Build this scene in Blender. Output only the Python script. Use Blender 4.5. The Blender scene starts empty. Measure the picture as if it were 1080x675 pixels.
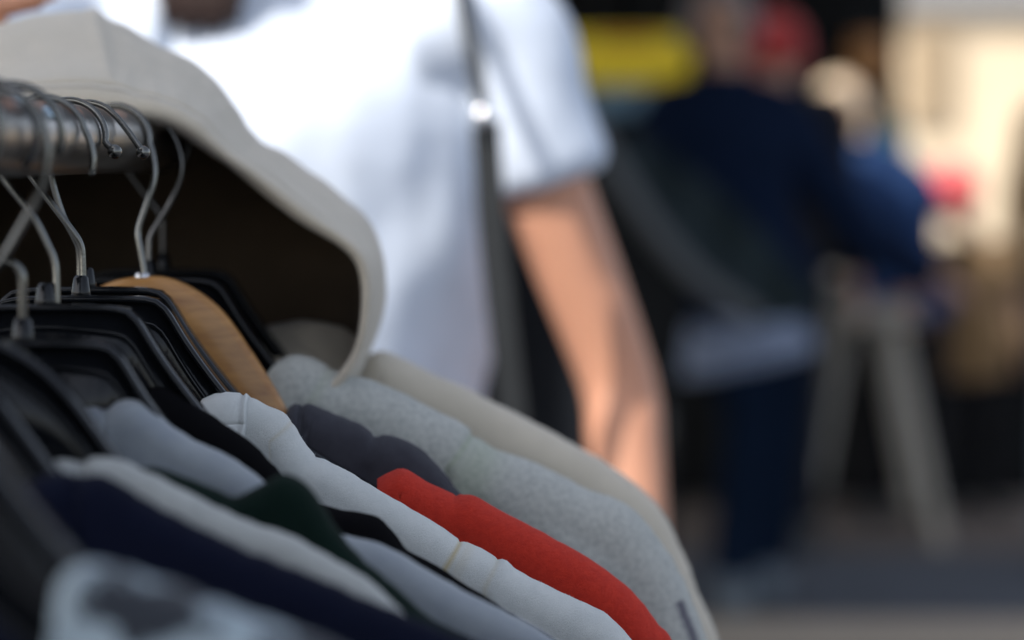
import bpy, bmesh, math, random
from mathutils import Vector, Matrix, noise
from math import sin, cos, pi, radians
random.seed(7)

# ------------------------------------------------------------------ camera, world, sun, exposure
S = bpy.context.scene
CAMZ = 1.28
PITCH = math.atan(172.5 * 36 / 1080 / 85)
cam_d = bpy.data.cameras.new('camera')
cam_d.sensor_width = 36; cam_d.lens = 85
cam_d.clip_start = 0.05; cam_d.clip_end = 2000
cam_d.dof.use_dof = True
cam_d.dof.focus_distance = 1.01
cam_d.dof.aperture_fstop = 3.9
cam = bpy.data.objects.new('camera', cam_d)
S.collection.objects.link(cam)
cam.location = (0, 0, CAMZ)
cam.rotation_euler = (pi / 2 - PITCH, 0, 0)
S.camera = cam

SUN_DIR = Vector((0.55, 0.45, -0.70)).normalized()      # the way the light travels
W = bpy.data.worlds.new('World'); S.world = W; W.use_nodes = True
nt = W.node_tree
sky = nt.nodes.new('ShaderNodeTexSky'); sky.sky_type = 'NISHITA'; sky.sun_disc = False
sky.ozone_density = 0.35; sky.dust_density = 2.0; sky.air_density = 0.85
sky.sun_elevation = math.asin(-SUN_DIR.z)
sky.sun_rotation = math.atan2(-SUN_DIR.x, -SUN_DIR.y)
hs = nt.nodes.new('ShaderNodeHueSaturation'); hs.inputs['Saturation'].default_value = .55
nt.links.new(sky.outputs[0], hs.inputs['Color']); nt.links.new(hs.outputs[0], nt.nodes['Background'].inputs[0])
nt.nodes['Background'].inputs[1].default_value = 0.12
sd = bpy.data.lights.new('sun', 'SUN'); sd.energy = 2.6; sd.angle = radians(0.5); sd.color = (1.0, 0.95, 0.87)
sun = bpy.data.objects.new('sun', sd); S.collection.objects.link(sun)
sun.rotation_euler = SUN_DIR.to_track_quat('-Z', 'Y').to_euler()
S.view_settings.view_transform = 'Standard'; S.view_settings.look = 'None'
S.view_settings.gamma = 1; S.view_settings.use_curve_mapping = False
S.view_settings.exposure = 1.18
S.cycles.use_denoising = True
S.cycles.max_bounces = 8

K = 36 / 1080 / 85
def P(px, py, d):
    """point seen at pixel (px, py) of the photograph at depth d metres"""
    cx = (px - 540) * K * d; cy = (337.5 - py) * K * d
    c, s = cos(PITCH), sin(PITCH)
    return Vector((cx, d * c + cy * s, CAMZ - d * s + cy * c))

# ------------------------------------------------------------------ helpers
C = S.collection
def link(o, parent=None):
    C.objects.link(o)
    if parent: o.parent = parent
    return o
def tag(o, label=None, cat=None, group=None, kind=None):
    if label: o['label'] = label
    if cat: o['category'] = cat
    if group: o['group'] = group
    if kind: o['kind'] = kind
    return o
def empty(name, loc, label, cat, group=None):
    o = bpy.data.objects.new(name, None); o.location = loc; o.empty_display_size = .05
    link(o); tag(o, label, cat, group); return o
def mk(name, bm, mat, parent=None, smooth=True, flat=False):
    """link a bmesh holding world coordinates as one object (child coordinates made local to the parent)"""
    off = Vector(parent['_w']) if parent and '_w' in parent else (parent.location.copy() if parent else Vector())
    for v in bm.verts: v.co -= off
    me = bpy.data.meshes.new(name); bm.to_mesh(me); bm.free()
    if smooth and not flat:
        for p in me.polygons: p.use_smooth = True
    me.materials.append(mat)
    o = bpy.data.objects.new(name, me); link(o, parent)
    return o
def sub(name, bm, mat, part, root, smooth=True):
    """a sub-part: its part sits at the root's origin"""
    off = root.location.copy()
    for v in bm.verts: v.co -= off
    me = bpy.data.meshes.new(name); bm.to_mesh(me); bm.free()
    if smooth:
        for p in me.polygons: p.use_smooth = True
    me.materials.append(mat)
    return link(bpy.data.objects.new(name, me), part)
def frame_axes(pts):
    """parallel transported frames"""
    n = len(pts); T = []
    for i in range(n):
        a = pts[max(0, i - 1)]; b = pts[min(n - 1, i + 1)]
        t = (b - a); T.append(t.normalized() if t.length > 1e-9 else Vector((0, 0, 1)))
    ref = Vector((0, 1, 0)) if abs(T[0].y) < .9 else Vector((1, 0, 0))
    u = (ref - T[0] * ref.dot(T[0])).normalized(); out = []
    for i in range(n):
        u = (u - T[i] * u.dot(T[i])).normalized()
        out.append((u.copy(), T[i].cross(u).normalized()))
    return out
def tube(bm, pts, r, seg=12, cap=True, sq=(1, 1)):
    pts = [Vector(p) for p in pts]
    rr = r if isinstance(r, (list, tuple)) else [r] * len(pts)
    fr = frame_axes(pts); rings = []
    for p, q, (u, v) in zip(pts, rr, fr):
        rings.append([bm.verts.new(p + u * (cos(2 * pi * k / seg) * q * sq[0]) + v * (sin(2 * pi * k / seg) * q * sq[1])) for k in range(seg)])
    for a, b in zip(rings, rings[1:]):
        for k in range(seg):
            bm.faces.new((a[k], a[(k + 1) % seg], b[(k + 1) % seg], b[k]))
    if cap:
        bm.faces.new(rings[0][::-1]); bm.faces.new(rings[-1])
    return rings
def loft(bm, rings, cap=True, closed=True):
    R = [[bm.verts.new(p) for p in r] for r in rings]
    n = len(R[0])
    for a, b in zip(R, R[1:]):
        for k in range(n if closed else n - 1):
            bm.faces.new((a[k], a[(k + 1) % n], b[(k + 1) % n], b[k]))
    if cap:
        bm.faces.new(R[0][::-1]); bm.faces.new(R[-1])
    return R
def ball(bm, c, r, seg=16, sc=(1, 1, 1)):
    m = Matrix.Translation(c) @ Matrix.Diagonal((sc[0], sc[1], sc[2], 1))
    bmesh.ops.create_uvsphere(bm, u_segments=seg, v_segments=max(6, seg // 2), radius=r, matrix=m)
def box(bm, lo, hi, bev=0.0, rot=None, piv=None):
    vs = [bm.verts.new((x, y, z)) for x in (lo[0], hi[0]) for y in (lo[1], hi[1]) for z in (lo[2], hi[2])]
    fs = [bm.faces.new([vs[i] for i in f]) for f in ((0, 1, 3, 2), (4, 6, 7, 5), (0, 4, 5, 1), (2, 3, 7, 6), (0, 2, 6, 4), (1, 5, 7, 3))]
    if rot: 
        for v in vs: v.co = piv + rot @ (v.co - piv)
    if bev > 0:
        es = list({e for f in fs for e in f.edges})
        bmesh.ops.bevel(bm, geom=es, offset=bev, segments=2, affect='EDGES', profile=.5)
def cr(pts, n):
    """Catmull-Rom through pts resampled to n points evenly by chord length (tuples of any size)"""
    pts = [tuple(p) for p in pts]; m = len(pts); dense = []
    for i in range(m - 1):
        p0 = pts[max(0, i - 1)]; p1 = pts[i]; p2 = pts[i + 1]; p3 = pts[min(m - 1, i + 2)]
        for k in range(16):
            t = k / 16
            dense.append(tuple(.5 * (2 * b + (c - a) * t + (2 * a - 5 * b + 4 * c - d) * t * t + (3 * b - a - 3 * c + d) * t ** 3) for a, b, c, d in zip(p0, p1, p2, p3)))
    dense.append(pts[-1])
    L = [0]
    for a, b in zip(dense, dense[1:]): L.append(L[-1] + math.dist(a, b))
    out = []; j = 0
    for k in range(n):
        s = L[-1] * k / (n - 1)
        while j < len(L) - 2 and L[j + 1] < s: j += 1
        f = (s - L[j]) / max(1e-12, L[j + 1] - L[j])
        f = min(1, max(0, f))
        out.append(tuple(a + (b - a) * f for a, b in zip(dense[j], dense[j + 1])))
    return out
def remeshed(bm, voxel, smooth=4):
    me = bpy.data.meshes.new('tmp'); bm.to_mesh(me); bm.free()
    o = bpy.data.objects.new('tmp', me); C.objects.link(o)
    m = o.modifiers.new('r', 'REMESH'); m.mode = 'VOXEL'; m.voxel_size = voxel
    if smooth:
        s = o.modifiers.new('s', 'SMOOTH'); s.factor = .5; s.iterations = smooth
    bpy.context.view_layer.update()
    ev = o.evaluated_get(bpy.context.evaluated_depsgraph_get())
    res = bmesh.new(); res.from_mesh(ev.to_mesh()); ev.to_mesh_clear()
    bpy.data.objects.remove(o); bpy.data.meshes.remove(me)
    return res
def sm(t): t = min(1, max(0, t)); return t * t * (3 - 2 * t)
def nz(x, y=0, z=0): return noise.noise(Vector((x, y, z)))

# ------------------------------------------------------------------ materials
def newmat(name):
    m = bpy.data.materials.new(name); m.use_nodes = True
    n = m.node_tree; return m, n, n.nodes['Principled BSDF']
def N(n, t, **kw):
    x = n.nodes.new(t)
    for k, v in kw.items():
        if k in x.inputs: x.inputs[k].default_value = v
        else: setattr(x, k, v)
    return x
def cloth(name, col, col2=None, scale=60, bump=.25, fine=900, sheen=.25, marks=None, mel=None, weave=True, rough=.95):
    """col2 = second yarn colour mixed by noise at `scale`; marks = [(attribute, colour)]"""
    m, n, b = newmat(name)
    tc = N(n, 'ShaderNodeTexCoord')
    b.inputs['Roughness'].default_value = rough
    b.inputs['Sheen Weight'].default_value = sheen; b.inputs['Sheen Roughness'].default_value = .6
    b.inputs['Specular IOR Level'].default_value = .15 if max(col) > .1 else .05
    rgb = N(n, 'ShaderNodeRGB'); rgb.outputs[0].default_value = (*col, 1); cur = rgb.outputs[0]
    t1 = N(n, 'ShaderNodeTexNoise', Scale=scale, Detail=6.0, Roughness=.65); n.links.new(tc.outputs['Object'], t1.inputs['Vector'])
    ramp = N(n, 'ShaderNodeValToRGB'); e = ramp.color_ramp.elements
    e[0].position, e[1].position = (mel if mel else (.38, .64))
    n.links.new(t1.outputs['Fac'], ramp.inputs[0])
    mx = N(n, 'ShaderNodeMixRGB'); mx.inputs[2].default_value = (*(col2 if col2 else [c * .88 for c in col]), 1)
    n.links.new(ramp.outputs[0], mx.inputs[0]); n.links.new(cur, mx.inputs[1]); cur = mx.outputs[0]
    for att, c in (marks or []):
        a = N(n, 'ShaderNodeAttribute'); a.attribute_name = att
        mm = N(n, 'ShaderNodeMixRGB'); mm.inputs[2].default_value = (*c, 1)
        n.links.new(a.outputs['Fac'], mm.inputs[0]); n.links.new(cur, mm.inputs[1]); cur = mm.outputs[0]
    n.links.new(cur, b.inputs['Base Color'])
    t2 = N(n, 'ShaderNodeTexNoise', Scale=float(fine), Detail=4.0, Roughness=.7); n.links.new(tc.outputs['Object'], t2.inputs['Vector'])
    h = t2.outputs['Fac']
    if weave:
        mp = N(n, 'ShaderNodeMapping'); mp.inputs['Rotation'].default_value = (0, radians(27), 0); mp.inputs['Scale'].default_value = (1, .25, 1)
        n.links.new(tc.outputs['Object'], mp.inputs['Vector'])
        w = N(n, 'ShaderNodeTexWave', Scale=fine * .95, Distortion=2.2, Detail=2.0); w.bands_direction = 'X'
        w.inputs['Detail Scale'].default_value = 3
        n.links.new(mp.outputs[0], w.inputs['Vector'])
        ad = N(n, 'ShaderNodeMath', operation='MULTIPLY_ADD'); ad.inputs[1].default_value = .22
        n.links.new(w.outputs['Fac'], ad.inputs[0]); n.links.new(h, ad.inputs[2]); h = ad.outputs[0]
    bp = N(n, 'ShaderNodeBump', Strength=bump, Distance=.0015)
    n.links.new(h, bp.inputs['Height']); n.links.new(bp.outputs[0], b.inputs['Normal'])
    return m
def simple(name, col, rough=.6, metal=0.0, var=.15, scale=8, bump=0.0, spec=.5, bscale=None):
    m, n, b = newmat(name)
    tc = N(n, 'ShaderNodeTexCoord')
    t = N(n, 'ShaderNodeTexNoise', Scale=float(scale), Detail=5.0); n.links.new(tc.outputs['Object'], t.inputs['Vector'])
    mx = N(n, 'ShaderNodeMixRGB'); mx.inputs[1].default_value = (*[c * (1 - var) for c in col], 1); mx.inputs[2].default_value = (*[min(1, c * (1 + var)) for c in col], 1)
    n.links.new(t.outputs['Fac'], mx.inputs[0]); n.links.new(mx.outputs[0], b.inputs['Base Color'])
    b.inputs['Roughness'].default_value = rough; b.inputs['Metallic'].default_value = metal
    b.inputs['Specular IOR Level'].default_value = spec
    if bump:
        t2 = N(n, 'ShaderNodeTexNoise', Scale=float(bscale or scale * 6), Detail=6.0); n.links.new(tc.outputs['Object'], t2.inputs['Vector'])
        bp = N(n, 'ShaderNodeBump', Strength=bump, Distance=.002); n.links.new(t2.outputs['Fac'], bp.inputs['Height']); n.links.new(bp.outputs[0], b.inputs['Normal'])
    return m
def skin(name, col):
    m = simple(name, col, rough=.5, var=.12, scale=30, bump=.15, bscale=300, spec=.4)
    b = m.node_tree.nodes['Principled BSDF']; b.inputs['Subsurface Weight'].default_value = .08
    b.inputs['Subsurface Radius'].default_value = (.02, .008, .004); return m

M = dict(
    chrome=simple('chromed_steel', (.55, .55, .56), rough=.22, metal=1, var=.1, scale=40, bump=.05, bscale=700),
    buckle=simple('polished_steel', (.85, .85, .86), rough=.16, metal=1, var=.03),
    thread=simple('tan_thread', (.26, .215, .15), rough=.8),
    rail=simple('worn_chromed_tube', (.30, .29, .28), rough=.28, metal=1, var=.25, scale=25, bump=.12, bscale=300),
    rivet=simple('zinc_rivet', (.5, .62, .7), rough=.25, metal=1, var=.1),
    hook=simple('hook_wire', (.15, .15, .14), rough=.20, metal=1, var=.2, scale=120, bump=.05, bscale=900),
    dhook=simple('dark_hook_wire', (.12, .12, .12), rough=.22, metal=1, var=.2, scale=120),
    plastic=simple('black_plastic', (.006, .007, .009), rough=.15, var=.2, scale=60, bump=.05, bscale=500, spec=.30),
    asphalt=simple('asphalt', (.075, .083, .098), rough=.9, var=.3, scale=5, bump=.6, bscale=160),
    paving=simple('brown_paving', (.16, .13, .11), rough=.9, var=.3, scale=3, bump=.4, bscale=90),
    stripe=simple('cream_stone_strip', (.42, .35, .27), rough=.85, var=.15, scale=9, bump=.3),
    blackcloth=cloth('black_stall_cloth', (.010, .011, .012), scale=4, fine=300, bump=.1, sheen=.05),
    teal=cloth('dark_teal_tarp', (.018, .028, .032), scale=3, fine=200, bump=.1, sheen=.05),
    canopy=cloth('shade_canopy_canvas', (.05, .055, .06), scale=3, fine=200, bump=.1, sheen=.05),
    greymetal=simple('grey_painted_steel', (.05, .055, .06), rough=.45, var=.1),
    palewood=simple('pale_weathered_wood', (.40, .375, .33), rough=.75, var=.2, scale=14, bump=.3),
    yellow=simple('yellow_board', (.90, .68, .02), rough=.5, var=.08),
    redpaint=simple('red_paint', (.45, .10, .02), rough=.5, var=.1),
    bluepaint=simple('pale_blue_board', (.10, .19, .27), rough=.5, var=.1),
    plaster=simple('sunlit_cream_plaster', (.74, .60, .42), rough=.9, var=.25, scale=.8, bump=.3, bscale=20),
    white=simple('white_painted_wood', (.75, .73, .68), rough=.6, var=.05),
    glass=simple('dark_window_glass', (.03, .035, .04), rough=.08, var=.1),
    roof=simple('grey_roof_tiles', (.16, .16, .16), rough=.8, var=.2, scale=6, bump=.4),
    skin=skin('sunlit_fair_skin', (.50, .245, .155)),
    skin2=skin('light_skin', (.45, .26, .18)),
    eye=simple('eye', (.07, .06, .055), rough=.2, var=.3),
    hair_dark=simple('dark_brown_hair', (.035, .018, .014), rough=.45, var=.4, scale=60, bump=.5, bscale=200),
    hair_grey=simple('grey_hair', (.16, .15, .16), rough=.6, var=.3, scale=60, bump=.5),
    hair_blond=simple('pale_blond_hair', (.80, .62, .44), rough=.5, var=.2, scale=60, bump=.5),
    tee=cloth('white_cotton', (.64, .71, .83), scale=20, fine=500, bump=.1, sheen=.1),
    navy_j=cloth('navy_jacket', (.007, .014, .036), scale=10, fine=300, bump=.1, sheen=.0),
    denim=cloth('blue_denim', (.028, .066, .18), (.02, .045, .12), scale=14, fine=400, bump=.2, sheen=.0),
    darkdenim=cloth('dark_denim', (.006, .013, .030), scale=14, fine=400, bump=.2, sheen=.0),
    lightdenim=cloth('washed_denim', (.09, .13, .20), scale=14, fine=400, bump=.2),
    palecotton=cloth('pale_blue_cotton', (.25, .30, .42), scale=20, fine=400, bump=.1),
    black_t=cloth('black_trouser_cloth', (.010, .010, .012), scale=20, fine=300, bump=.1, sheen=.1),
    tan=cloth('tan_coat_cloth', (.27, .165, .075), scale=20, fine=300, bump=.1),
    maroon=cloth('dark_red_knit', (.36, .022, .022), scale=20, fine=300, bump=.2),
    coral=cloth('coral_knit', (.88, .15, .15), scale=20, fine=300, bump=.2),
    shoe=simple('dark_shoe_leather', (.03, .035, .04), rough=.5),
    paleshoe=simple('pale_blue_grey_shoe', (.13, .16, .19), rough=.6),
    bag=cloth('black_bag_nylon', (.012, .013, .015), scale=30, fine=600, bump=.15, sheen=.1, rough=.6),
    webbing=cloth('dark_grey_webbing', (.03, .033, .036), scale=30, fine=600, bump=.2, sheen=.1, rough=.6),
)
# wood of the hanger
def wood_mat():
    m, n, b = newmat('varnished_beech')
    tc = N(n, 'ShaderNodeTexCoord'); mp = N(n, 'ShaderNodeMapping'); mp.inputs['Scale'].default_value = (14, 60, 90); mp.inputs['Rotation'].default_value = (0, radians(35), 0)
    n.links.new(tc.outputs['Object'], mp.inputs['Vector'])
    t = N(n, 'ShaderNodeTexNoise', Scale=2.2, Detail=8.0, Roughness=.6, Distortion=.6); n.links.new(mp.outputs[0], t.inputs['Vector'])
    r = N(n, 'ShaderNodeValToRGB'); e = r.color_ramp.elements
    e[0].position = .3; e[0].color = (.24, .105, .030, 1); e[1].position = .7; e[1].color = (.46, .235, .070, 1)
    n.links.new(t.outputs['Fac'], r.inputs[0]); n.links.new(r.outputs[0], b.inputs['Base Color'])
    b.inputs['Roughness'].default_value = .38; b.inputs['Coat Weight'].default_value = .15
    bp = N(n, 'ShaderNodeBump', Strength=.08, Distance=.001); n.links.new(t.outputs['Fac'], bp.inputs['Height']); n.links.new(bp.outputs[0], b.inputs['Normal'])
    return m
M['wood'] = wood_mat()

# ------------------------------------------------------------------ setting: ground, road, paving
def slab(name, x0, x1, y0, y1, z, mat, step=None):
    bm = bmesh.new()
    vs = [bm.verts.new(p) for p in ((x0, y0, z), (x1, y0, z), (x1, y1, z), (x0, y1, z))]
    bm.faces.new(vs); o = mk(name, bm, mat, flat=True); tag(o, kind='structure'); return o
slab('ground', -300, 300, -300, 300, 0, M['asphalt'])
slab('pavement_edge', -40, 40, 6.15, 6.62, .004, M['stripe'])
slab('pavement', -40, 40, 7.75, 17.5, .004, M['paving'])

# ------------------------------------------------------------------ far house in the sun
def house():
    r = empty('cream_house', (3.5, 21, 0), 'sunlit cream plaster house far behind the stalls at the top right', 'house')
    bm = bmesh.new(); box(bm, (-1, 21, 0), (14, 27, 2.55)); mk('wall', bm, M['plaster'], r, flat=True)
    bm = bmesh.new()
    vs = [bm.verts.new(p) for p in ((-1.3, 20.85, 2.52), (14.3, 20.85, 2.52), (14.3, 24, 4.6), (-1.3, 24, 4.6), (-1.3, 27.5, 2.5), (14.3, 27.5, 2.5))]
    bm.faces.new((vs[0], vs[1], vs[2], vs[3])); bm.faces.new((vs[3], vs[2], vs[5], vs[4])); bm.faces.new((vs[0], vs[3], vs[4])); bm.faces.new((vs[1], vs[5], vs[2]))
    bm.faces.new((vs[0], vs[4], vs[5], vs[1]))
    mk('roof', bm, M['roof'], r, flat=True)
    for x in (.6, 5.4, 8.6, 11):
        bm = bmesh.new(); box(bm, (x, 20.94, .95), (x + .9, 21.02, 2.15)); w = mk('window', bm, M['white'], r, flat=True)
        bm = bmesh.new(); box(bm, (x + .07, 20.92, 1.02), (x + .83, 20.945, 2.08)); sub('pane', bm, M['glass'], w, r, smooth=False)
    bm = bmesh.new(); box(bm, (3.42, 20.93, 1.55), (3.80, 20.99, 2.35)); mk('shutter', bm, simple('beige_shutter', (.36, .27, .17), rough=.7), r, flat=True)
    return r
house()

# ------------------------------------------------------------------ unseen canopies, added to shade the rack and background and leave a sunlit gap
def canopy(label, x0, x1, y0, y1, z, posts):
    r = empty('shade_canopy', ((x0 + x1) / 2, (y0 + y1) / 2, 0), label, 'canopy', 'unseen canopies added for shade')
    bm = bmesh.new(); cx, cy = (x0 + x1) / 2, (y0 + y1) / 2
    c = [bm.verts.new(p) for p in ((x0, y0, z), (x1, y0, z), (x1, y1, z), (x0, y1, z))]; t = bm.verts.new((cx, cy, z + .6))
    l = [bm.verts.new(v.co - Vector((0, 0, .2))) for v in c]
    for i in range(4):
        bm.faces.new((c[i], c[(i + 1) % 4], t)); bm.faces.new((c[i], l[i], l[(i + 1) % 4], c[(i + 1) % 4]))
    mk('roof_cloth', bm, M['canopy'], r, flat=True)
    for x, y in posts:
        bm = bmesh.new(); box(bm, (x - .02, y - .02, 0), (x + .02, y + .02, z), .003); mk('post', bm, M['greymetal'], r)
canopy('unseen canopy added to cast shade on the clothes rack', -2.2, -.45, -1.0, .67, 2.6, [(-2.15, -.95), (-.5, -.95), (-2.15, .6)])
canopy('unseen canopy added to shade the road and the people in the background', -5.2, 1.0, 3.4, 7.4, 2.55, [(-5.1, 3.5), (-5.1, 7.3)])
canopy('unseen canopy added to shade the stall with the black cloth', -5.2, 1.6, 7.95, 10.1, 2.55, [(-5.1, 8.0), (-5.1, 10.0)])

# ------------------------------------------------------------------ background stall
def stall():
    r = empty('market_stall', (0, 9.5, 0), 'black draped market stall wall behind the people in the background', 'stall')
    # rear wall of hanging black cloth with folds, ends where the cream house shows
    bm = bmesh.new(); rows = []
    for j in range(12):
        z = 2.5 * j / 11; row = []
        for i in range(241):
            x = -3.0 + 4.56 * i / 240
            y = 9.75 + .05 * sin(x * 9 + .7 * sin(x * 3)) * (1 - .3 * z) + .03 * nz(x * 4, z * 2)
            row.append((x, y, z + .01))
        rows.append(row)
    loft(bm, rows, cap=False, closed=False); w = mk('cloth_wall', bm, M['blackcloth'], r)
    s = w.modifiers.new('s', 'SOLIDIFY'); s.thickness = .004
    bm = bmesh.new(); box(bm, (-2.2, 8.75, .80), (4.2, 9.45, .84), .004); mk('tabletop', bm, M['palewood'], r)
    bm = bmesh.new(); rows = []
    for j in range(10):
        z = .845 - .80 * j / 9; row = []
        for i in range(301):
            x = -2.25 + 6.5 * i / 300
            y = 8.72 - .03 * (j / 9) - .035 * (j / 9) * sin(x * 16 + sin(x * 5))
            row.append((x, y, z))
        rows.append(row)
    loft(bm, rows, cap=False, closed=False); w = mk('table_skirt', bm, M['blackcloth'], r)
    s = w.modifiers.new('s', 'SOLIDIFY'); s.thickness = .004
    return r
stall()
# yellow sign
def sign():
    c = P(660, 62, 8.6); k = K * 8.6
    r = empty('yellow_sign', c, 'yellow sign board with a red line, hanging beside the grey haired man', 'sign')
    w = 68 * k; h = 27 * k
    bm = bmesh.new(); box(bm, (c.x - w, c.y - .01, c.z - h), (c.x + w, c.y + .01, c.z + h), .002); mk('board', bm, M['yellow'], r)
    bm = bmesh.new(); box(bm, (c.x - w * .45, c.y - .014, c.z + h * .62), (c.x + w * .5, c.y - .0105, c.z + h * .86)); mk('red_line', bm, M['redpaint'], r)
    bm = bmesh.new(); box(bm, (c.x - w * .55, c.y - .01, c.z - h * 2.15), (c.x + w * .75, c.y + .01, c.z - h * 1.05), .002); mk('lower_board', bm, M['bluepaint'], r)
    for s in (-1, 1):
        bm = bmesh.new(); tube(bm, [(c.x + s * w * .5, c.y, c.z - h * 1.2), (c.x + s * w * .5, c.y + .0, 2.5)], .004, 6); mk('cord', bm, M['greymetal'], r)
sign()
def wall_bag(label, px, py, w, h, mat):
    d = 9.55; c = P(px, py, d); k = K * d; w *= k; h *= k
    r = empty('hanging_bag', (c.x, c.y, c.z - h), label, 'bag', 'bags hung on the stall wall')
    bm = bmesh.new()
    rings = [[Vector((c.x + sin(t) * w * q, c.y + cos(t) * .05 * q, c.z - h + 2 * h * f)) for t in [2 * pi * i / 20 for i in range(20)]] for f, q in ((0, .80), (.05, .95), (.4, 1.05), (.8, .98), (1, .9))]
    loft(bm, rings); mk('bag_body', bm, mat, r)
    bm = bmesh.new(); tube(bm, [(c.x + w * .5 * cos(a), c.y, c.z + h - .005 + h * .8 * sin(a)) for a in [pi * i / 16 for i in range(17)]], .008, 8); mk('handle', bm, M['webbing'], r)
wall_bag('orange-brown bag hung on the black stall wall', 915, 62, 20, 24, simple('orange_brown_leather', (.38, .17, .05)))
wall_bag('small teal bag hung at the end of the black stall wall', 944, 150, 12, 20, simple('teal_leather', (.10, .33, .38)))
# trestle with pale legs under a small table of folded denim
def trestle(label, px0, d, w_top=.045):
    topz = P(px0, 333, d).z; cx = P(px0, 333, d).x; y = P(px0, 333, d).y
    r = empty('trestle', (cx, y, 0), label, 'trestle')
    k = K * d
    for xt, xb in ((-26, -66), (26, 76)):
        for yy in (-.10, .45):
            bm = bmesh.new()
            a = Vector((cx + xt * k, y + yy * .6, topz - .02)); b = Vector((cx + xb * k, y + yy, .0))
            tube(bm, [a, b], [.036, .031], 4, sq=(1, .8)); mk('leg', bm, M['palewood'], r, flat=True)
    bm = bmesh.new(); box(bm, (cx - 48 * k, y - .12, topz - .02), (cx + 48 * k, y + .40, topz + .03), .004); mk('top_beam', bm, M['palewood'], r)
trestle('pale wooden trestle with splayed legs behind the man in jeans', 914, 8.0)
# dark tarp with the sloping grey pole on its edge
def tarp():
    d0 = 6.1
    path = [Vector(q) for q in cr([P(530, -70, d0), P(566, 20, d0), P(640, 165, d0), P(716, 274, d0), P(800, 340, d0)], 60)]
    foot = Vector((P(716, 274, d0).x - .03, path[0].y + .04, 0))
    r = empty('tarpaulin_on_pole', foot, 'black tarpaulin hung on a sloping grey pole, behind the bare arm', 'tarpaulin')
    bm = bmesh.new(); tube(bm, path, [.027] * 60, 12); mk('pole', bm, M['greymetal'], r)
    bm = bmesh.new(); tube(bm, [foot, Vector((foot.x, foot.y, P(0, 276, d0).z))], .02, 10); mk('pole_foot', bm, M['plastic'], r)
    top = [p for p in path if p.z > P(0, 290, d0).z]
    edge = cr([tuple(P(662, 138, d0 + .2)), tuple(P(715, 172, d0 + .25)), tuple(P(785, 228, d0 + .2)), tuple(P(868, 322, d0 + .1))], 40)
    src = cr([tuple(p) for p in path if P(0, 150, d0).z > p.z], 40)
    bm = bmesh.new(); rows = []
    for i, (p, q) in enumerate(zip(src, edge)):
        rows.append([Vector(p).lerp(Vector(q), t) + Vector((0, .05 * sin(pi * t) + .02 * sin(i * .5 + 6 * t), -.02 * sin(pi * t))) for t in [j / 15 for j in range(16)]])
    loft(bm, rows, cap=False, closed=False); w = mk('sagging_flap', bm, M['teal'], r)
    w.modifiers.new('s', 'SOLIDIFY').thickness = .003
    bm = bmesh.new(); rows = []
    for i, p in enumerate(top):
        rows.append([p + Vector((-.10 * t + .02 * sin(i * .8) * t, .02 + .12 * t, -(p.z - .25) * t)) for t in [j / 14 for j in range(15)]])
    loft(bm, rows, cap=False, closed=False); w = mk('hanging_cloth', bm, M['blackcloth'], r)
    w.modifiers.new('s', 'SOLIDIFY').thickness = .003
tarp()

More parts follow.
